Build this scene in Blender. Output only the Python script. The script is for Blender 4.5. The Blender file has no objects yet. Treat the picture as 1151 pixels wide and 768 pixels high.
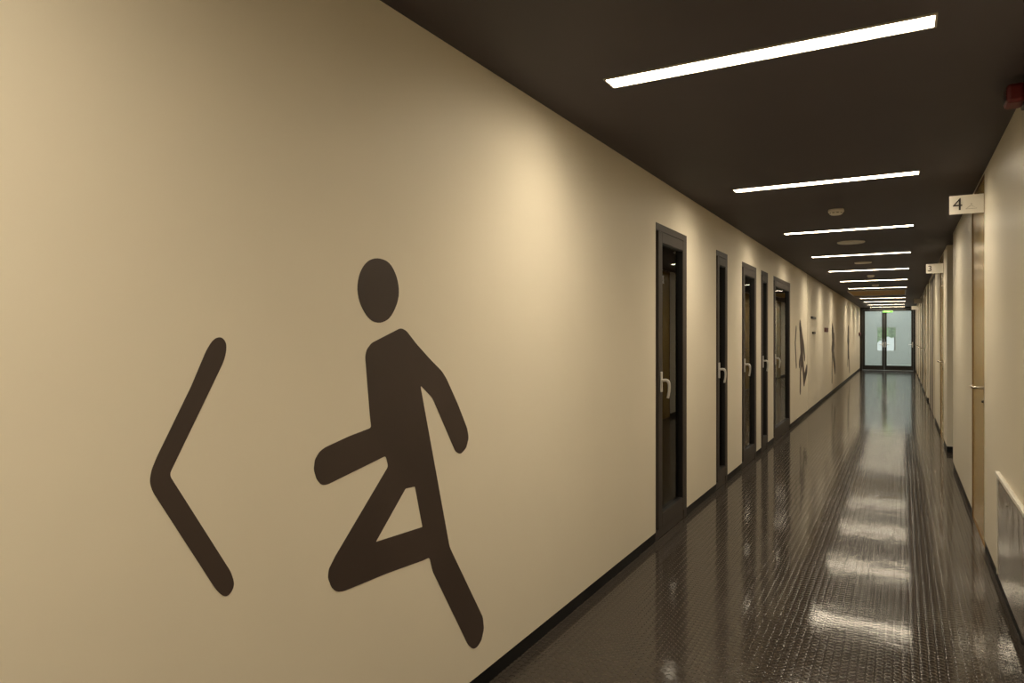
import bpy, bmesh, math, random
from mathutils import Vector, Matrix, Euler
random.seed(4)
S = bpy.context.scene
C = S.collection
PI = math.pi

# ------------------------------------------------------------------ camera
CAM_H = 1.40
cd = bpy.data.cameras.new('camera'); cam = bpy.data.objects.new('camera', cd); C.objects.link(cam)
cam.location = (0, 0, CAM_H)
TH = math.radians(29.729)
cam.rotation_euler = (PI/2, 0, TH)
cd.sensor_width = 36; cd.lens = 36*767/1151; cd.shift_y = -8/1151
cd.clip_start = 0.05; cd.clip_end = 300
S.camera = cam

# ------------------------------------------------------------------ world, exposure
LAMP = 88.0
SKY = 1.5
w = bpy.data.worlds.new('sky'); S.world = w; w.use_nodes = True
bg = w.node_tree.nodes['Background']
bg.inputs['Color'].default_value = (0.93, 0.98, 0.96, 1); bg.inputs['Strength'].default_value = SKY
S.view_settings.view_transform = 'Standard'; S.view_settings.look = 'None'
S.view_settings.exposure = 0.0; S.view_settings.gamma = 1.0
S.view_settings.use_curve_mapping = False

# ------------------------------------------------------------------ key dimensions
XL, XR = -1.437, 0.467      # wall faces
ZC = 2.46                   # ceiling
YB, YE = -4.0, 30.30        # corridor ends
ZB = 0.066                  # plinth height

# ------------------------------------------------------------------ materials
def mat(name, col, rough=0.5, metal=0.0, coat=0.0, coat_rough=0.05, spec=0.5, emit=None, estr=0, noise=None, bump=None, ior=1.5):
    m = bpy.data.materials.new(name); m.use_nodes = True
    nt = m.node_tree; b = nt.nodes['Principled BSDF']
    b.inputs['Base Color'].default_value = (*col, 1); b.inputs['Roughness'].default_value = rough
    b.inputs['Metallic'].default_value = metal; b.inputs['Coat Weight'].default_value = coat
    b.inputs['Coat Roughness'].default_value = coat_rough; b.inputs['Specular IOR Level'].default_value = spec
    b.inputs['IOR'].default_value = ior
    if emit:
        b.inputs['Emission Color'].default_value = (*emit, 1); b.inputs['Emission Strength'].default_value = estr
    tc = nt.nodes.new('ShaderNodeTexCoord')
    if noise:                                   # (scale, amount): gentle mottling of the colour
        n = nt.nodes.new('ShaderNodeTexNoise'); n.inputs['Scale'].default_value = noise[0]; n.inputs['Detail'].default_value = 4
        nt.links.new(tc.outputs['Object'], n.inputs['Vector'])
        r = nt.nodes.new('ShaderNodeValToRGB')
        a = noise[1]
        r.color_ramp.elements[0].color = (*[c*(1-a) for c in col], 1)
        r.color_ramp.elements[1].color = (*[min(1, c*(1+a)) for c in col], 1)
        r.color_ramp.elements[0].position = .3; r.color_ramp.elements[1].position = .7
        nt.links.new(n.outputs['Fac'], r.inputs['Fac']); nt.links.new(r.outputs['Color'], b.inputs['Base Color'])
    if bump:                                    # (scale, distance)
        n = nt.nodes.new('ShaderNodeTexNoise'); n.inputs['Scale'].default_value = bump[0]; n.inputs['Detail'].default_value = 3
        nt.links.new(tc.outputs['Object'], n.inputs['Vector'])
        bp = nt.nodes.new('ShaderNodeBump'); bp.inputs['Strength'].default_value = 1; bp.inputs['Distance'].default_value = bump[1]
        nt.links.new(n.outputs['Fac'], bp.inputs['Height']); nt.links.new(bp.outputs['Normal'], b.inputs['Normal'])
        nt.links.new(bp.outputs['Normal'], b.inputs['Coat Normal'])
    return m

M = {}
M['wall'] = mat('cream_wall_paint', (0.75, 0.685, 0.56), 0.55, noise=(1.3, .025), bump=(1.4, .004), spec=.35)
M['wall_right'] = mat('cream_satin_wall_paint', (0.77, 0.705, 0.575), 0.38, noise=(1.3, .02), bump=(1.2, .006), spec=.5)
M['ceiling'] = mat('dark_brown_ceiling_paint', (0.076, 0.064, 0.072), 0.6, noise=(2, .05), spec=.3)
M['plinth'] = mat('black_plinth', (0.006, 0.006, 0.007), 0.5, spec=.2)
M['paint'] = mat('dark_brown_mural_paint', (0.052, 0.036, 0.030), 0.5, noise=(3, .12), spec=.4)
M['frame'] = mat('grey_brown_frame_paint', (0.046, 0.037, 0.032), 0.55, spec=.35, noise=(6, .05))
M['frame_dark'] = mat('dark_door_frame', (0.018, 0.017, 0.016), 0.35, noise=(6, .05))
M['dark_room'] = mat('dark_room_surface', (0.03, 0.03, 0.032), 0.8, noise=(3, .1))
M['handle'] = mat('pale_grey_handle', (0.55, 0.53, 0.50), 0.35, noise=(8, .03))
M['steel'] = mat('brushed_steel', (0.62, 0.58, 0.52), 0.25, 1.0, noise=(20, .05))
M['gold'] = mat('gold_lacquer', (0.50, 0.335, 0.10), 0.25, 0.25, noise=(1.5, .03), bump=(1.1, .003))
M['gold_edge'] = mat('ochre_door_edge', (0.20, 0.11, 0.03), 0.4, 0.2, noise=(6, .05))
M['white'] = mat('white_plastic', (0.75, 0.72, 0.65), 0.4, noise=(9, .02))
M['sign'] = mat('white_sign_board', (0.80, 0.76, 0.68), 0.35, noise=(9, .02))
M['ink'] = mat('dark_lettering', (0.03, 0.022, 0.018), 0.5, noise=(9, .05))
M['ink_grey'] = mat('grey_lettering', (0.30, 0.27, 0.22), 0.5, noise=(9, .05))
M['detector'] = mat('detector_plastic', (0.86, 0.82, 0.74), 0.45, noise=(9, .02))
M['detector_dark'] = mat('detector_vents', (0.14, 0.13, 0.11), 0.5, noise=(9, .02))
M['trim'] = mat('lamp_trim', (0.55, 0.50, 0.42), 0.35, noise=(9, .02))
M['red'] = mat('dark_red_plastic', (0.13, 0.008, 0.009), 0.45, noise=(9, .05))
M['red_plate'] = mat('red_sign_plate', (0.10, 0.010, 0.008), 0.5, noise=(9, .05))
M['black'] = mat('black_plastic_and_shade', (0.012, 0.011, 0.011), 0.4, noise=(9, .05))  # plastic parts, and painted shade in the glazed doors' gaps and recesses
M['panel'] = mat('satin_metal_panel', (0.38, 0.33, 0.255), 0.12, 0.7, bump=(7, .004))
M['hatch'] = mat('ochre_access_panel', (0.62, 0.42, 0.16), 0.6, noise=(1.5, .15), spec=.1)
M['foyer'] = mat('pale_foyer_plaster', (0.68, 0.68, 0.65), 0.7, noise=(1, .04))
M['foyer_floor'] = mat('pale_foyer_floor', (0.50, 0.52, 0.47), 0.35, noise=(2, .05))
M['grey_leaf'] = mat('grey_door_leaf', (0.30, 0.26, 0.22), 0.4, noise=(3, .04))
M['pale_leaf'] = mat('pale_door_leaf', (0.62, 0.55, 0.42), 0.4, noise=(3, .03))
M['lamp'] = mat('lamp_diffuser', (0.9, 0.9, 0.9), 0.5, emit=(1.0, 0.865, 0.65), estr=LAMP)
M['exit'] = mat('lit_green_sign', (0.05, 0.3, 0.03), 0.4, emit=(0.25, 0.75, 0.05), estr=0.6)
M['exit_white'] = mat('lit_pale_symbol', (0.8, 0.9, 0.6), 0.4, emit=(0.75, 1.0, 0.35), estr=0.8)
M['leaf'] = mat('green_foliage', (0.36, 0.55, 0.20), 0.6, noise=(5, .4))
M['bark'] = mat('brown_bark', (0.13, 0.09, 0.06), 0.8, noise=(9, .3))
M['paving'] = mat('pale_paving', (0.72, 0.74, 0.72), 0.7, noise=(1, .05))

def lamp_mat():                                  # prismatic diffuser: throws more light downwards than sideways
    nt = M['lamp'].node_tree; b = nt.nodes['Principled BSDF']
    g = nt.nodes.new('ShaderNodeNewGeometry'); d = nt.nodes.new('ShaderNodeVectorMath'); d.operation = 'DOT_PRODUCT'
    nt.links.new(g.outputs['Normal'], d.inputs[0]); nt.links.new(g.outputs['Incoming'], d.inputs[1])
    a = nt.nodes.new('ShaderNodeMath'); a.operation = 'ABSOLUTE'; nt.links.new(d.outputs['Value'], a.inputs[0])
    m = nt.nodes.new('ShaderNodeMath'); m.operation = 'MULTIPLY_ADD'; nt.links.new(a.outputs[0], m.inputs[0])
    m.inputs[1].default_value = LAMP*.86; m.inputs[2].default_value = LAMP*.14
    nt.links.new(m.outputs[0], b.inputs['Emission Strength'])
lamp_mat()

def glass_mat(name, tint, rough=0.0, milk=0.0, milk_col=(.7, .75, .73)):
    m = bpy.data.materials.new(name); m.use_nodes = True; nt = m.node_tree
    nt.nodes.remove(nt.nodes['Principled BSDF']); out = nt.nodes['Material Output']
    tr = nt.nodes.new('ShaderNodeBsdfTransparent'); tr.inputs['Color'].default_value = (*tint, 1)
    gl = nt.nodes.new('ShaderNodeBsdfGlossy'); gl.inputs['Roughness'].default_value = rough
    fr = nt.nodes.new('ShaderNodeFresnel'); fr.inputs['IOR'].default_value = 1.5
    mx = nt.nodes.new('ShaderNodeMixShader')
    base = tr.outputs[0]
    if milk:
        di = nt.nodes.new('ShaderNodeBsdfTranslucent'); di.inputs['Color'].default_value = (*milk_col, 1)
        m2 = nt.nodes.new('ShaderNodeMixShader'); m2.inputs['Fac'].default_value = milk
        nt.links.new(tr.outputs[0], m2.inputs[1]); nt.links.new(di.outputs[0], m2.inputs[2]); base = m2.outputs[0]
    nt.links.new(fr.outputs[0], mx.inputs['Fac']); nt.links.new(base, mx.inputs[1]); nt.links.new(gl.outputs[0], mx.inputs[2])
    nt.links.new(mx.outputs[0], out.inputs['Surface'])
    return m
M['glass'] = glass_mat('clear_pane', (.80, .84, .84))
M['glass_end'] = glass_mat('pale_end_pane', (.90, .94, .93), milk=.3)

def floor_mat():                                 # glossy dark rubber with round studs on a 32.5 mm grid
    m = bpy.data.materials.new('studded_dark_rubber'); m.use_nodes = True
    nt = m.node_tree; b = nt.nodes['Principled BSDF']; L = nt.links.new
    b.inputs['Base Color'].default_value = (0.044, 0.036, 0.030, 1)
    b.inputs['Roughness'].default_value = 0.085; b.inputs['IOR'].default_value = 1.39
    tc = nt.nodes.new('ShaderNodeTexCoord'); sep = nt.nodes.new('ShaderNodeSeparateXYZ'); L(tc.outputs['Object'], sep.inputs[0])
    def mt(op, a, bb=None, c=None):
        n = nt.nodes.new('ShaderNodeMath'); n.operation = op
        for i, v in enumerate((a, bb, c)):
            if v is None: continue
            if isinstance(v, (int, float)): n.inputs[i].default_value = v
            else: L(v, n.inputs[i])
        return n.outputs[0]
    P = 0.0325
    def cell(o): return mt('MULTIPLY', mt('SUBTRACT', mt('FRACT', mt('DIVIDE', o, P)), 0.5), P)
    x, y = cell(sep.outputs[0]), cell(sep.outputs[1])
    d = mt('SQRT', mt('ADD', mt('MULTIPLY', x, x), mt('MULTIPLY', y, y)))
    # slope of the rounded stud shoulder: a hump between the two radii
    R0, R1, PK = 0.0096, 0.0148, 0.19
    u = mt('DIVIDE', mt('SUBTRACT', d, R0), R1-R0); u = mt('MINIMUM', mt('MAXIMUM', u, 0.0), 1.0)
    sl = mt('MULTIPLY', mt('SINE', mt('MULTIPLY', u, PI)), PK)
    inv = mt('DIVIDE', sl, mt('MAXIMUM', d, 0.0005))
    cb = nt.nodes.new('ShaderNodeCombineXYZ'); L(mt('MULTIPLY', x, inv), cb.inputs[0]); L(mt('MULTIPLY', y, inv), cb.inputs[1]); cb.inputs[2].default_value = 1.0
    nz = nt.nodes.new('ShaderNodeVectorMath'); nz.operation = 'NORMALIZE'; L(cb.outputs[0], nz.inputs[0])
    n = nt.nodes.new('ShaderNodeTexNoise'); n.inputs['Scale'].default_value = 5.0; n.inputs['Detail'].default_value = 2
    L(tc.outputs['Object'], n.inputs['Vector'])
    n2 = nt.nodes.new('ShaderNodeTexNoise'); n2.inputs['Scale'].default_value = 45; n2.inputs['Detail'].default_value = 2
    L(tc.outputs['Object'], n2.inputs['Vector'])
    h = mt('ADD', mt('MULTIPLY', n.outputs['Fac'], 0.0011), mt('MULTIPLY', n2.outputs['Fac'], 0.00012))
    bp = nt.nodes.new('ShaderNodeBump'); bp.inputs['Strength'].default_value = 1.0; bp.inputs['Distance'].default_value = 1.0
    L(h, bp.inputs['Height']); L(nz.outputs[0], bp.inputs['Normal']); L(bp.outputs['Normal'], b.inputs['Normal'])
    return m
M['floor'] = floor_mat()

# ------------------------------------------------------------------ helpers
def bx(bm, x0, x1, y0, y1, z0, z1):
    vs = [bm.verts.new((x, y, z)) for x in (x0, x1) for y in (y0, y1) for z in (z0, z1)]
    for f in ((0, 1, 3, 2), (4, 6, 7, 5), (0, 4, 5, 1), (2, 3, 7, 6), (0, 2, 6, 4), (1, 5, 7, 3)):
        bm.faces.new([vs[i] for i in f])
    return bm
def box(*a): return bx(bmesh.new(), *a)
def obj(name, bm, m, parent=None, bevel=0, smooth=False):
    bmesh.ops.recalc_face_normals(bm, faces=bm.faces[:])
    me = bpy.data.meshes.new(name); bm.to_mesh(me); bm.free()
    me.materials.append(M[m] if isinstance(m, str) else m)
    o = bpy.data.objects.new(name, me); C.objects.link(o)
    if smooth:
        for p in me.polygons: p.use_smooth = True
    if bevel:
        md = o.modifiers.new('bevel', 'BEVEL'); md.width = bevel; md.segments = 2; md.limit_method = 'ANGLE'; md.angle_limit = math.radians(50)
    if parent: o.parent = parent
    return o
def struct(o): o['kind'] = 'structure'; return o
def empty(name, loc=(0, 0, 0)):
    o = bpy.data.objects.new(name, None); C.objects.link(o); o.location = loc; o.empty_display_size = .1; return o
def tag(o, label, cat, group=None):
    o['label'] = label; o['category'] = cat
    if group: o['group'] = group
    return o
def cyl(bm, c, r, h, axis='z', seg=32, r2=None):
    r2 = r if r2 is None else r2
    A = []; B = []
    for i in range(seg):
        a = 2*PI*i/seg; u, v = math.cos(a), math.sin(a)
        def pt(rr, t):
            if axis == 'z': return (c[0]+rr*u, c[1]+rr*v, c[2]+t)
            if axis == 'x': return (c[0]+t, c[1]+rr*u, c[2]+rr*v)
            return (c[0]+rr*u, c[1]+t, c[2]+rr*v)
        A.append(bm.verts.new(pt(r, 0))); B.append(bm.verts.new(pt(r2, h)))
    bm.faces.new(A); bm.faces.new(B[::-1])
    for i in range(seg): bm.faces.new((A[i], A[(i+1) % seg], B[(i+1) % seg], B[i]))
    return bm
def lathe(bm, c, prof, seg=40):                  # prof: (r, z)
    rings = []
    for r, z in prof:
        rings.append([bm.verts.new((c[0]+r*math.cos(2*PI*i/seg), c[1]+r*math.sin(2*PI*i/seg), c[2]+z)) for i in range(seg)])
    for a, b in zip(rings, rings[1:]):
        for i in range(seg): bm.faces.new((a[i], a[(i+1) % seg], b[(i+1) % seg], b[i]))
    bm.faces.new(rings[0]); bm.faces.new(rings[-1])
    return bm
def tube(bm, pts, r, seg=12):
    pts = [Vector(p) for p in pts]; rs = r if isinstance(r, (list, tuple)) else [r]*len(pts)
    rings = []; up = None
    for i, p in enumerate(pts):
        t = (pts[min(i+1, len(pts)-1)]-pts[max(i-1, 0)]).normalized()
        if up is None: up = t.orthogonal().normalized()
        up = (up - t*up.dot(t)).normalized(); s = t.cross(up)
        rings.append([bm.verts.new(p+(up*math.cos(2*PI*k/seg)+s*math.sin(2*PI*k/seg))*rs[i]) for k in range(seg)])
    for a, b in zip(rings, rings[1:]):
        for k in range(seg): bm.faces.new((a[k], a[(k+1) % seg], b[(k+1) % seg], b[k]))
    bm.faces.new(rings[0]); bm.faces.new(rings[-1]); return bm
def curve_pts(ctrl, n=6):                        # Catmull-Rom
    P = [Vector(c) for c in ctrl]; P = [P[0]]+P+[P[-1]]; out = []
    for i in range(1, len(P)-2):
        for k in range(n):
            t = k/n; a, b, c, d = P[i-1:i+3]
            out.append(.5*((2*b)+(c-a)*t+(2*a-5*b+4*c-d)*t*t+(-a+3*b-3*c+d)*t**3))
    out.append(P[-2]); return out

# ------------------------------------------------------------------ setting: shell
floor = struct(obj('floor', box(-1.62, 0.60, YB-.1, YE+.05, -.05, 0), 'floor'))
# the floor runs on into the side passages
side_openings = [(8.50, 9.60), (15.75, 16.75)]
for i, (a, b) in enumerate(side_openings):
    struct(obj('floor', box(.60, 2.25, a-.1, b+.1, -.05, 0), 'floor'))
struct(obj('ceiling', box(-1.64, 2.3, YB-.2, YE+.02, ZC, ZC+.12), 'ceiling'))

left_doors = [(4.465, 5.222), (6.19, 6.637), (7.322, 8.119), (8.43, 8.891), (9.329, 10.826)]
ZT = 2.157
def wall_mesh(x0, x1, ya, yb, holes, ztop_holes):
    bm = bmesh.new(); y = ya
    for (a, b), zt in zip(holes, ztop_holes):
        bx(bm, x0, x1, y, a, ZB, ZC)
        if zt < ZC: bx(bm, x0, x1, a, b, zt, ZC)
        y = b
    bx(bm, x0, x1, y, yb, ZB, ZC); return bm
struct(obj('wall_left', wall_mesh(XL-.2, XL, YB, YE+.1, left_doors, [ZT]*5), 'wall'))
def plinth(name, x0, x1, ya, yb, holes):
    bm = bmesh.new(); y = ya
    for a, b in holes: bx(bm, x0, x1, y, a, 0, ZB); y = b
    bx(bm, x0, x1, y, yb, 0, ZB); return struct(obj(name, bm, 'plinth'))
plinth('baseboard_left', XL-.19, XL-.004, YB, YE, left_doors)

gold = [(5.372, 6.32, True), (10.35, 11.32, True), (17.6, 18.5, False), (20.35, 21.3, False), (22.6, 23.5, False), (25.35, 26.3, False), (27.7, 28.6, False)]
dbl = (12.93, 15.25)
R_holes = sorted([(g[0], g[1], ZC-.004) for g in gold] + [(a, b, ZC) for a, b in side_openings] + [(dbl[0], dbl[1], ZC-.06)])
struct(obj('wall_right', wall_mesh(XR, XR+.15, YB, YE+.1, [h[:2] for h in R_holes], [h[2] for h in R_holes]), 'wall_right'))
plinth('baseboard_right', XR+.004, XR+.14, YB, YE, [h[:2] for h in R_holes])
struct(obj('wall_back', box(XL-.2, XR+.15, YB-.15, YB, 0, ZC), 'wall'))
# side passages: walls and plinths
for a, b in side_openings:
    bm = bmesh.new(); bx(bm, XR+.15, 2.2, a-.12, a, ZB, ZC); bx(bm, XR+.15, 2.2, b, b+.12, ZB, ZC); bx(bm, 2.2, 2.3, a-.12, b+.12, 0, ZC)
    struct(obj('wall_passage', bm, 'wall_right'))
    struct(obj('baseboard_passage', box(XR-.002, 2.19, b-.008, b+.02, 0, ZB+.004), 'plinth'))
# dark rooms behind the glazed openings
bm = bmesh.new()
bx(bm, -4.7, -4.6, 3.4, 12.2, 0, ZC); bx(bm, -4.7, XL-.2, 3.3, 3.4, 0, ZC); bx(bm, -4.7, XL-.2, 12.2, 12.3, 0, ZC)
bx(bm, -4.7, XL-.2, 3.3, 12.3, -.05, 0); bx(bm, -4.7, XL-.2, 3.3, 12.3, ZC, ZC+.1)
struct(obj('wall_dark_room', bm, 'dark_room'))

# ------------------------------------------------------------------ glazed doors on the left wall
def ring(bm, x0, x1, y0, y1, z0, z1, wl, wr, wt, wb):
    bx(bm, x0, x1, y0, y0+wl, z0, z1); bx(bm, x0, x1, y1-wr, y1, z0, z1)
    bx(bm, x0, x1, y0+wl, y1-wr, z1-wt, z1); bx(bm, x0, x1, y0+wl, y1-wr, z0, z0+wb); return bm
def glazed_door(n, y0, y1, handle=True):
    r = struct(empty('door_%d' % n, (XL, y0, 0)))
    X = 0
    W = y1-y0
    wide = W > .6; k = .085 if wide else .07; g = .055 if wide else .045
    bm = bmesh.new()
    bx(bm, -.10, .002, .001, W-.001, ZT-.048, ZT-.001); bx(bm, -.10, .002, W-k, W-.001, .004, ZT-.048); bx(bm, -.10, -.002, .001, W-k, .004, .067)
    obj('outer_frame', bm, 'frame', r)
    obj('jamb_shade', box(-.10, -.045, .001, .05, .07, ZT-.048), 'black', r)  # black strip stands in for the shade in the gap beside the sash
    sash = obj('sash', ring(bmesh.new(), -.075, .003, g, W-k-.002, .07, ZT-.050, k, .020, .075, .095), 'frame', r, bevel=.002)
    obj('reveal_shade', ring(bmesh.new(), -.026, -.001, g+k, W-k-.022, .167, ZT-.127, .003, .003, .003, .003), 'black', sash)  # black lining puts the shade of the glass recess into the colour
    obj('glass', box(-.032, -.026, g+k-.004, W-k-.018, .162, ZT-.122), 'glass', r)
    if handle:
        yh = g+k*.5
        h = obj('handle', box(.003, .014, yh-.016, yh+.016, 1.005, 1.145), 'handle', r, bevel=.004)
        bm = bmesh.new()
        pts = curve_pts([(.012, yh, 1.085), (.042, yh, 1.087), (.056, yh+.003, 1.078), (.062, yh+.006, 1.055), (.060, yh+.008, 1.01), (.052, yh+.008, .965)])
        nn = len(pts); tube(bm, pts, [.0105 if i < nn*.5 else .0115-.003*(i/nn) for i in range(nn)])
        obj('lever', bm, 'handle', h, smooth=True)
    return r
for i, (a, b) in enumerate(left_doors): glazed_door(i+1, a, b, True)

# ------------------------------------------------------------------ gold doors on the right wall
def gold_door(n, y0, y1, hinge_far=True):
    r = struct(empty('door_%d' % n, (XR, y0, 0))); W = y1-y0
    obj('outer_frame', ring(bmesh.new(), .004, .12, .001, W-.001, .001, ZC-.006, .022, .022, .02, .001), 'gold_edge', r)
    obj('door_leaf', box(.010, .055, .025, W-.025, .012, ZC-.029), 'gold', r, bevel=.002)
    h = obj('handle', cyl(bmesh.new(), (.010, .088, 1.047), .026, -.009, 'x'), 'steel', r, smooth=False)
    bm = bmesh.new(); pts = curve_pts([(.004, .088, 1.047), (-.035, .088, 1.047), (-.050, .094, 1.047), (-.055, .112, 1.047), (-.055, .17, 1.048), (-.053, .215, 1.050)])
    tube(bm, pts, .0095); obj('lever', bm, 'steel', h, smooth=True)
    k = obj('lock_plate', cyl(bmesh.new(), (.010, .088, .955), .026, -.009, 'x'), 'steel', r)
    obj('keyhole', cyl(bmesh.new(), (.0015, .088, .955), .008, -.010, 'x', 16), 'black', k)
    return r
for i, g in enumerate(gold): gold_door(6+i, g[0], g[1])
# double leaf door with black jambs further down
r = struct(empty('door_13', (XR, dbl[0], 0))); W = dbl[1]-dbl[0]; zt = ZC-.062
bm = bmesh.new()
bx(bm, .002, .12, .002, .13, .002, zt); bx(bm, .002, .12, .93, .99, .002, zt); bx(bm, .002, .12, W-.10, W-.002, .002, zt); bx(bm, .002, .12, .13, W-.10, zt-.06, zt)
obj('outer_frame', bm, 'frame_dark', r)
obj('door_leaf', box(.006, .06, .132, .928, .012, zt-.062), 'pale_leaf', r)
obj('door_leaf', box(.006, .06, .992, W-.102, .012, zt-.062), 'grey_leaf', r)

# ------------------------------------------------------------------ glazed end doors
r = struct(empty('door_14', (0, YE, 0)))
bm = bmesh.new()
bx(bm, XL, XL+.09, 0, .08, 0, ZC); bx(bm, XR-.075, XR, 0, .08, 0, ZC); bx(bm, XL+.09, XR-.075, 0, .08, 2.38, ZC)
obj('outer_frame', bm, 'frame_dark', r)
def leaf(x0, x1, wl, wr):
    bm = bmesh.new()
    z0, z1 = .004, 2.377
    bx(bm, x0, x0+wl, .01, .07, z0, z1); bx(bm, x1-wr, x1, .01, .07, z0, z1); bx(bm, x0+wl, x1-wr, .01, .07, z1-.07, z1); bx(bm, x0+wl, x1-wr, .01, .07, z0, z0+.18)
    f = obj('door_leaf', bm, 'frame_dark', r, bevel=.003)
    obj('glass', box(x0+wl-.004, x1-wr+.004, .036, .044, z0+.176, z1-.066), 'glass_end', f)
    return f
LX0, LMX, LX1 = XL+.092, -.588, XR-.077
a = leaf(LX0, LMX-.002, .085, .078); b = leaf(LMX+.002, LX1, .078, .07)
for f, xh, sgn in ((a, LMX-.04, -1), (b, LMX+.04, 1), (b, LX1-.03, -1)):
    bm = bmesh.new(); bx(bm, xh-.018, xh+.018, .0, .012, .90, 1.10)
    pts = curve_pts([(xh, .005, 1.01), (xh, -.045, 1.01), (xh+sgn*.02, -.055, 1.01), (xh+sgn*.13, -.055, 1.01)])
    tube(bm, pts, .013); obj('handle', bm, 'handle', f)
struct(obj('wall_end', bx(box(XL-1.2, XL, YE+.08, YE+.2, 0, 3.0), XR, XR+1.9, YE+.1, YE+.2, 0, 3.0), 'foyer'))

# ------------------------------------------------------------------ bright hall beyond the end doors, open to the sky
YF = 37.0
wx0, wx1, wz0, wz1 = -1.06, -.20, .58, 1.78
struct(obj('floor', box(-2.6, 2.3, YE+.05, YF+.2, -.05, -.001), 'foyer_floor'))
bm = bmesh.new()
bx(bm, -2.6, wx0, YF, YF+.2, 0, 3.0); bx(bm, wx1, 2.3, YF, YF+.2, 0, 3.0)
bx(bm, wx0, wx1, YF, YF+.2, 0, wz0); bx(bm, wx0, wx1, YF, YF+.2, wz1, 3.0)
bx(bm, -2.7, -2.6, YE+.1, YF+.2, 0, 3.0); bx(bm, 2.3, 2.4, YE+.1, YF+.2, 0, 3.0)
struct(obj('wall_far', bm, 'foyer'))
bm = bmesh.new(); ringp = (wx0, wx1)
bx(bm, wx0, wx0+.05, YF+.05, YF+.1, wz0, wz1); bx(bm, wx1-.05, wx1, YF+.05, YF+.1, wz0, wz1)
bx(bm, wx0, wx1, YF+.05, YF+.1, wz1-.05, wz1); bx(bm, wx0, wx1, YF+.05, YF+.1, wz0, wz0+.05)
struct(obj('window_1', bm, 'white'))
struct(obj('ground', box(-12, 12, YF+.2, 60, -.12, -.06), 'paving'))
def tree(x, y, h, rad, seed, label):
    rnd = random.Random(seed)
    t = tag(empty('tree', (x, y, -.06)), label, 'tree', 'trees beyond the far window')
    bm = bmesh.new(); tube(bm, [(0, 0, 0), (.03, 0, h*.3), (-.02, .02, h*.75)], [.09, .07, .04]); obj('trunk', bm, 'bark', t, smooth=True)
    bm = bmesh.new()
    for _ in range(2600):
        d = Vector((rnd.gauss(0, 1), rnd.gauss(0, 1), rnd.gauss(0, 1))).normalized()*rad*(rnd.random()**.4)
        c = Vector((d.x, d.y, h*.72+d.z*.8)); s = .07+.05*rnd.random()
        u = Vector((rnd.gauss(0, 1), rnd.gauss(0, 1), rnd.gauss(0, 1))).normalized(); v = u.orthogonal().normalized()
        bm.faces.new([bm.verts.new(c+u*s), bm.verts.new(c+v*s*.5), bm.verts.new(c-u*s), bm.verts.new(c-v*s*.5)])
    obj('foliage', bm, 'leaf', t)
tree(-1.5, 43, 2.3, .85, 1, 'green leafy tree outside, seen at the left of the far window')
tree(-.35, 46, 2.6, .75, 2, 'green leafy tree outside, seen at the right of the far window')

# ------------------------------------------------------------------ recessed linear ceiling lights
LX = (-1.066, 0.096)
def ceiling_light(y, label):
    t = tag(empty('ceiling_light', ((LX[0]+LX[1])/2, y, ZC)), label, 'ceiling light', 'linear ceiling lights along the corridor')
    L2 = (LX[1]-LX[0])/2; W2 = .049
    bm = bmesh.new()
    for (x0, x1, y0, y1) in ((-L2-.008, L2+.008, -W2-.008, -W2), (-L2-.008, L2+.008, W2, W2+.008), (-L2-.008, -L2, -W2, W2), (L2, L2+.008, -W2, W2)):
        bx(bm, x0, x1, y0, y1, -.006, .0)
    obj('trim', bm, 'trim', t)
    obj('diffuser', box(-L2, L2, -W2, W2, -.0035, .0), 'lamp', t)
    return t
def copy_tree(o, parent=None):
    c = o.copy(); C.objects.link(c); c.parent = parent
    for ch in o.children: copy_tree(ch, c)
    return c
idx = [-2, -1, 0, 1, 2, 3, 4, 5, 6, 8, 9, 10, 11]
lab = {-2: 'linear ceiling light behind the viewpoint, furthest back', 
 -1: 'linear ceiling light just overhead of the viewpoint',
       0: 'long white linear ceiling light, nearest and largest, top of picture',
       1: 'slim linear ceiling light, second from the nearest, before the smoke detector',
       2: 'slim linear ceiling light between the smoke detector and the big round ceiling speaker',
       3: 'slim linear ceiling light just beyond the big round ceiling speaker',
       4: 'slim linear ceiling light, fifth from the nearest, beyond the shallow second disc',
       5: 'slim linear ceiling light, sixth from the nearest',
       6: 'slim linear ceiling light just before the ochre ceiling panel',
       8: 'slim linear ceiling light just beyond the ochre ceiling panel',
       9: 'distant linear ceiling light, third from the glazed end doors',
       10: 'distant linear ceiling light, second from the glazed end doors',
       11: 'distant linear ceiling light directly in front of the glazed end doors'}
proto = None
for n in idx:
    y = 2.70+2.481*n
    if proto is None: proto = ceiling_light(y, lab[n])
    else:
        c = copy_tree(proto); c.location.y = y; c['label'] = lab[n]

# ------------------------------------------------------------------ ochre ceiling panel
t = tag(empty('ceiling_panel', (-.53, 19.6, ZC)), 'ochre access panel set flush in the dark ceiling far down the corridor', 'ceiling panel')
obj('panel', box(-.60, .60, -1.15, 1.15, -.012, 0), 'hatch', t)
bm = bmesh.new()
bx(bm, -.62, -.60, -1.17, 1.17, -.02, 0); bx(bm, .60, .62, -1.17, 1.17, -.02, 0); bx(bm, -.60, .60, -1.17, -1.15, -.02, 0); bx(bm, -.60, .60, 1.15, 1.17, -.02, 0)
obj('frame', bm, 'trim', t)

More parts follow.
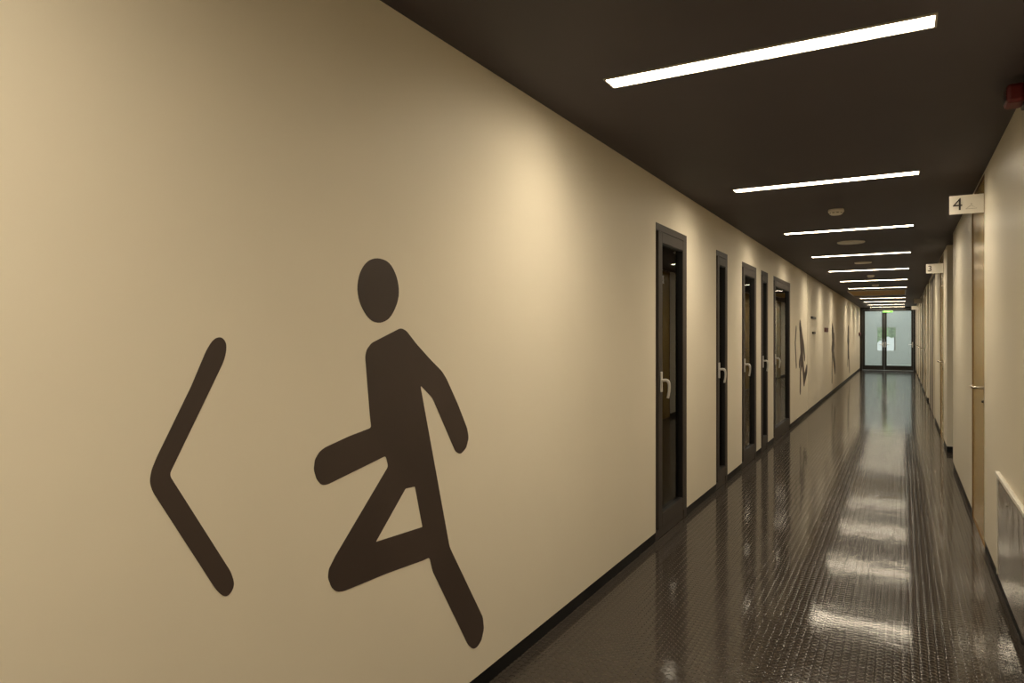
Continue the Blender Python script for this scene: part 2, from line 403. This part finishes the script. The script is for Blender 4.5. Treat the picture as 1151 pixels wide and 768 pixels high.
# ------------------------------------------------------------------ round fittings on the ceiling
def smoke_detector(x, y, r, hgt, label):
    t = tag(empty('smoke_detector', (x, y, ZC)), label, 'smoke detector', 'smoke detectors on the ceiling')
    obj('base', lathe(bmesh.new(), (0, 0, 0), [(r*.95, 0), (r, -hgt*.15), (r, -hgt*.5), (r*.94, -hgt*.58)]), 'detector', t, smooth=True)
    b = obj('sensor_head', lathe(bmesh.new(), (0, 0, 0), [(r*.86, -hgt*.55), (r*.88, -hgt*.62), (r*.80, -hgt*.85), (r*.6, -hgt), (r*.2, -hgt)]), 'detector', t, smooth=True)
    bm = bmesh.new()
    for k in range(10):
        a = 2*PI*k/10; c = Vector((math.cos(a), math.sin(a), 0)); s = Vector((-c.y, c.x, 0))
        q = [c*(r*.865)+s*.010, c*(r*.865)-s*.010]
        z0, z1 = -hgt*.66, -hgt*.78
        bm.faces.new([bm.verts.new(q[0]+Vector((0, 0, z0))), bm.verts.new(q[1]+Vector((0, 0, z0))), bm.verts.new(q[1]*.965+Vector((0, 0, z1))), bm.verts.new(q[0]*.965+Vector((0, 0, z1)))])
    obj('vent', bm, 'detector_dark', b)
    return t
def ceiling_speaker(x, y, r, label):
    t = tag(empty('ceiling_speaker', (x, y, ZC)), label, 'ceiling speaker', 'round ceiling speakers')
    obj('rim', lathe(bmesh.new(), (0, 0, 0), [(r, 0), (r, -.008), (r*.95, -.014), (r*.88, -.012), (r*.88, -.004)]), 'detector', t, smooth=True)
    obj('grille', lathe(bmesh.new(), (0, 0, 0), [(r*.88, -.004), (r*.88, -.009), (r*.4, -.014), (r*.1, -.015)]), 'detector', t, smooth=True)
    return t
smoke_detector(-.483, 6.38, .062, .048, 'small round smoke detector between the second and third lights')
ceiling_speaker(-.505, 8.72, .145, 'wide flat round ceiling speaker between the third and fourth lights')
ceiling_speaker(-.494, 11.28, .115, 'flat round ceiling speaker between the fourth and fifth lights')
smoke_detector(-.478, 13.75, .062, .048, 'small round smoke detector between the fifth and sixth lights')
smoke_detector(-.485, 16.45, .068, .040, 'distant smoke detector between the sixth and seventh lights')

# ------------------------------------------------------------------ painted pictograms on the left wall
def to_wall(px, py):                             # measured photo point -> (along wall, height)
    dx = (px-575.5)/767; c, s = math.cos(TH), math.sin(TH)
    d = XL/(dx*c-s); return d*(c+dx*s), CAM_H+d*(376-py)/767
def round_corners(P, cut):
    out = []; n = len(P)
    for i in range(n):
        a, b, c = Vector(P[i-1]), Vector(P[i]), Vector(P[(i+1) % n])
        u, v = a-b, c-b; lu, lv = u.length, v.length
        p = b+u/lu*min(cut, lu*.48); q = b+v/lv*min(cut, lv*.48)
        for k in range(5):
            t = k/4; out.append((1-t)**2*p+2*t*(1-t)*b+t*t*q)
    return out
TK = .0012
def painted(name, loops, parent=None, org=(0, 0)):  # closed outlines (y, z); later loops are holes
    bm = bmesh.new()
    edges = []
    for lp in loops:
        vs = [bm.verts.new((TK, y-org[0], z-org[1])) for y, z in lp]
        edges += [bm.edges.new((vs[i], vs[(i+1) % len(vs)])) for i in range(len(vs))]
    bmesh.ops.triangle_fill(bm, edges=edges, use_beauty=True)
    r = bmesh.ops.extrude_face_region(bm, geom=bm.faces[:])
    bmesh.ops.translate(bm, verts=[v for v in r['geom'] if isinstance(v, bmesh.types.BMVert)], vec=(-TK+.0003, 0, 0))
    return obj(name, bm, 'paint', parent)
def crop(pts, ox, oy, sc): return [(ox+x/sc, oy+y/sc) for x, y in pts]

head = crop([(300, 62), (345, 78), (372, 132), (380, 190), (370, 236), (345, 284), (310, 300), (275, 290), (242, 242), (226, 178), (237, 115), (263, 75)], 330, 270, 3.2)
body = crop([(385, 316), (405, 326), (440, 372), (490, 428), (533, 472), (550, 500), (590, 590), (624, 678), (629, 712), (620, 748), (600, 771), (582, 762), (500, 570), (492, 560), (455, 522),
             (560, 1101), (566, 1116), (680, 1356), (684, 1398), (675, 1440), (660, 1464), (645, 1472), (627, 1456), (500, 1192), (494, 1166), (488, 1141), (466, 1152), (330, 1201), (180, 1263), (155, 1266), (136, 1251), (123, 1216), (126, 1184), (150, 1136),
             (340, 814), (331, 776), (122, 879), (100, 882), (82, 861), (72, 826), (76, 790), (92, 762), (112, 746), (200, 705), (279, 675), (275, 640), (257, 420), (262, 394), (280, 370)], 330, 270, 3.2)
hole = crop([(402, 894), (436, 886), (463, 1032), (295, 1086)], 330, 270, 3.2)
chev = crop([(205, 55), (218, 45), (232, 45), (243, 60), (242, 85), (235, 110), (93, 405), (255, 660), (264, 690), (258, 710), (245, 724), (232, 722), (215, 705), (50, 450), (42, 425), (46, 395), (60, 360), (150, 175), (190, 80)], 150, 360, 2.33)
W = lambda P, cut: [to_wall(*p) for p in round_corners(P, cut)]
o0 = to_wall(430, 500)
t = tag(empty('painted_runner', (XL, o0[0], o0[1])), 'large dark brown running figure painted on the cream wall in the foreground', 'wall painting', 'painted pictograms on the left wall')
painted('head', [W(head, 12)], t, o0); painted('body', [W(body, 3.0), W(hole, 1.0)], t, o0)
o1 = to_wall(215, 530)
o = painted('painted_chevron', [W(chev, 5)], None, o1); o.location = (XL, *o1)
tag(o, 'large dark brown chevron pointing left, painted beside the foreground runner', 'wall painting', 'painted pictograms on the left wall')

def capsule(pts, r):                             # rounded stroke outline through wall points
    out = []
    P = [Vector(p) for p in pts]; rs = r if isinstance(r, (list, tuple)) else [r]*len(P)
    def nrm(i):
        t = (P[min(i+1, len(P)-1)]-P[max(i-1, 0)]).normalized(); return Vector((-t.y, t.x)), t
    L_, R_ = [], []
    for i in range(len(P)):
        n, t_ = nrm(i); L_.append(P[i]+n*rs[i]); R_.append(P[i]-n*rs[i])
    n, t_ = nrm(len(P)-1); e = []
    for k in range(1, 8): a = PI*k/8; e.append(P[-1]+(n*math.cos(a)+t_*math.sin(a))*rs[-1])
    n, t_ = nrm(0); s = []
    for k in range(1, 8): a = PI*k/8; s.append(P[0]+(-n*math.cos(a)-t_*math.sin(a))*rs[0])
    return L_+e+R_[::-1]+s
def strokes(name, items, parent, org):
    bm = bmesh.new()
    for k, (pts, r) in enumerate(items):
        lp = capsule(pts, r); x = TK+.0002*k
        a = [bm.verts.new((x, p.x-org[0], p.y-org[1])) for p in lp]; b = [bm.verts.new((.0002, p.x-org[0], p.y-org[1])) for p in lp]
        n = len(a)
        es = [bm.edges.new((a[i], a[(i+1) % n])) for i in range(n)]
        bmesh.ops.triangle_fill(bm, edges=es, use_beauty=True)
        for i in range(n): bm.faces.new((a[i], b[i], b[(i+1) % n], a[(i+1) % n]))
    return obj(name, bm, 'paint', parent)
def ellipse(c, ry, rz): return [(c[0]+ry*math.cos(2*PI*k/28), c[1]+rz*math.sin(2*PI*k/28)) for k in range(28)]

def cp(ox, oy, sc): return lambda x, y: to_wall(ox+x/sc, oy+y/sc)
q = cp(880, 350, 8.533)
org = q(180, 400)
t = tag(empty('painted_walker', (XL, *org)), 'dark striding figure painted on the left wall just past the widest glazed door', 'wall painting', 'painted pictograms on the left wall')
painted('head', [ellipse(q(165, 145), .11, .11)], t, org)
strokes('body', [([q(172, 225), q(180, 330), q(184, 430), q(186, 480)], [.15, .18, .15, .10]),
                 ([q(180, 235), q(198, 340), q(207, 440)], .075), ([q(172, 240), q(172, 330), q(174, 420), q(159, 505)], .075),
                 ([q(182, 470), q(169, 570), q(166, 760)], .07), ([q(188, 470), q(203, 665)], .10), ([q(203, 665), q(228, 555)], .085)], t, org)
o = strokes('painted_chevron', [([q(127, 165), q(118, 300), q(128, 520)], .05)], None, q(118, 300)); o.location = (XL, *q(118, 300))
tag(o, 'thin dark chevron painted between the widest glazed door and the striding figure', 'wall painting', 'painted pictograms on the left wall')
q = cp(920, 350, 8.533)
org = q(138, 360)
t = tag(empty('painted_jumper', (XL, *org)), 'dark figure on one leg painted past the red plate, middle of three distant figures', 'wall painting', 'painted pictograms on the left wall')
painted('head', [ellipse(q(132, 165), .13, .13)], t, org)
strokes('body', [([q(137, 225), q(143, 315), q(136, 350)], [.22, .32, .24]), ([q(148, 240), q(150, 320), q(128, 360)], .09), ([q(138, 350), q(141, 410), q(157, 545)], [.20, .16, .16]), ([q(133, 370), q(130, 520), q(129, 665)], .08)], t, org)
org = q(286, 300)
t = tag(empty('painted_stander', (XL, *org)), 'smallest dark figure painted on the left wall, nearest the end doors', 'wall painting', 'painted pictograms on the left wall')
painted('head', [ellipse(q(288, 172), .15, .13)], t, org)
strokes('body', [([q(286, 230), q(285, 285), q(286, 330), q(285, 385)], [.28, .45, .24, .26]), ([q(283, 380), q(281, 500)], .12), ([q(289, 380), q(297, 560)], .12)], t, org)

# ------------------------------------------------------------------ small things on the left wall
def plate(name, px0, px1, py0, py1, m, depth, label, cat):
    y0, z1 = to_wall(px0, py0); y1, _ = to_wall(px1, py0); _, z0 = to_wall((px0+px1)/2, py1); _, z1 = to_wall((px0+px1)/2, py0)
    r = tag(empty(name, (XL, (y0+y1)/2, z0)), label, cat); a = (y1-y0)/2; h = z1-z0
    obj('housing', box(0, depth, -a, a, 0, h), m, r, bevel=.006)
    obj('cover', box(depth, depth+.006, -a*.8, a*.8, h*.18, h*.82), m, r, bevel=.002)
    return r
plate('emergency_lamp', 911.3, 916.0, 356.0, 358.8, 'black', .022, 'small black bar-shaped fitting high on the left wall past the striding figure', 'wall fitting')
plate('wall_box', 912.8, 915.6, 373.0, 375.6, 'black', .018, 'small dark box on the left wall below the black bar fitting', 'wall box')
plate('fire_sign', 926.5, 930.3, 368.6, 373.4, 'red_plate', .015, 'dark red plate on the left wall between the distant painted figures', 'sign')
plate('alarm_button', 965.2, 966.6, 374.0, 377.5, 'red_plate', .04, 'tiny red alarm button on the left wall beside the end doors', 'alarm button')
# wide flush cupboard outline: a narrow raised pale wall duct past the striding figure
t = tag(empty('cable_duct', (XL, to_wall(907.3, 400)[0], ZB)), 'pale vertical duct painted like the wall, past the striding figure', 'cable duct')
obj('duct', box(0, .005, 0, .04, 0, ZC-ZB-.002), 'wall', t)
obj('end_cap', box(0, .008, -.003, .043, 0, .05), 'wall', t)

# ------------------------------------------------------------------ hanging door signs on the right wall
def text_mesh(body, size):
    cu = bpy.data.curves.new('glyph', 'FONT'); cu.body = body; cu.size = size; cu.extrude = .0008; cu.offset = -.0003
    to = bpy.data.objects.new('glyph', cu); C.objects.link(to)
    bpy.context.view_layer.update()
    me = bpy.data.meshes.new_from_object(to.evaluated_get(bpy.context.evaluated_depsgraph_get()))
    C.objects.unlink(to); bpy.data.objects.remove(to); return me
def door_sign(y, label, num=None, hanger=False):
    t = tag(empty('door_sign', (XR, y, 2.19)), label, 'door sign', 'number signs sticking out from the right wall')
    obj('board', box(-.194, -.004, 0, .006, 0, .122), 'sign', t, bevel=.001)
    obj('bracket', box(-.006, 0, -.006, .012, .0, .122), 'steel', t)
    if num:
        me = text_mesh(num, .114 if num == '4' else .104); me.materials.append(M['ink'])
        o = bpy.data.objects.new('numeral', me); C.objects.link(o); o.parent = t
        o.rotation_euler = (PI/2, 0, 0); o.location = (-.176, -.001, .026)
    if hanger:
        bm = bmesh.new(); x0, z0 = -.073, .030
        P = [(x0-.030, z0), (x0-.002, z0+.022), (x0+.002, z0+.022), (x0+.030, z0), (x0-.030, z0)]
        tube(bm, [(x, -.001, z) for x, z in P], .0011, 6)
        tube(bm, [(x, -.001, z) for x, z in ((x0, z0+.022), (x0, z0+.028), (x0+.004, z0+.032), (x0, z0+.036), (x0-.004, z0+.033))], .0011, 6)
        obj('hanger_symbol', bm, 'ink_grey', t)
    return t
door_sign(5.345, 'white sign reading 4 with a clothes hanger symbol, nearest on the right wall', '4', True)
door_sign(10.34, 'white sign reading 3 above the second gold door on the right wall', '3')
door_sign(20.33, 'small distant white sign on the right wall, second from the end doors')
door_sign(25.33, 'tiny distant white sign on the right wall, closest to the end doors')

# ------------------------------------------------------------------ lit exit sign above the end doors
t = tag(empty('exit_sign', (-.47, YE-.06, 2.20)), 'small lit green sign above the meeting of the glazed end doors', 'exit sign')
obj('housing', box(-.175, .175, .0, .04, 0.045, .125), 'white', t, bevel=.004)
obj('face', box(-.168, .168, -.004, 0, .049, .121), 'exit', t)
bm = bmesh.new()
bx(bm, -.04, .05, -.006, -.004, .078, .092); bx(bm, .05, .065, -.006, -.004, .068, .102)
cyl(bm, (-.085, -.006, .110), .007, .002, 'y', 16)
tube(bm, [(-.09, -.0055, .10), (-.095, -.0055, .082), (-.115, -.0055, .062)], .003, 6); tube(bm, [(-.095, -.0055, .082), (-.078, -.0055, .074), (-.078, -.0055, .058)], .003, 6)
tube(bm, [(-.09, -.0055, .098), (-.07, -.0055, .088)], .0025, 6)
obj('symbol', bm, 'exit_white', t)

# ------------------------------------------------------------------ metal panel low on the near right wall
t = tag(empty('wall_panel', (XR, 4.605, 0)), 'low glossy metal panel with a white rim at the foot of the right wall', 'wall panel')
Lp = 3.4; z0, z1 = .075, .645
obj('panel_sheet', box(-.008, 0, -Lp+.02, -.004, z0, z1-.02), 'panel', t)
bm = bmesh.new()
bx(bm, -.020, 0, -Lp, 0, z1-.020, z1); bx(bm, -.012, 0, -.006, 0, z0, z1-.020); bx(bm, -.012, 0, -Lp, -Lp+.02, z0, z1-.02)
obj('rim', bm, 'white', t, bevel=.003)
for k, y in enumerate((-.40, -1.5, -2.6)):
    for z in (.54, .16):
        obj('screw', cyl(bmesh.new(), (-.008, y, z), .007, -.003, 'x', 16), 'steel', t)

# ------------------------------------------------------------------ red alarm sounder high on the near right wall
t = tag(empty('alarm_sounder', (XR, 3.50, 2.345)), 'dark red alarm sounder high on the near right wall under the ceiling', 'alarm sounder')
obj('back_plate', box(-.030, 0, -.075, .075, .0, .115), 'black', t, bevel=.006)
bm = box(-.092, -.028, -.060, .060, .006, .085); obj('housing', bm, 'red', t, bevel=.014)
bm = bmesh.new()
for k in range(5): bx(bm, -.094, -.090, -.045, .045, .022+.011*k, .027+.011*k)
obj('grille', bm, 'black', t)
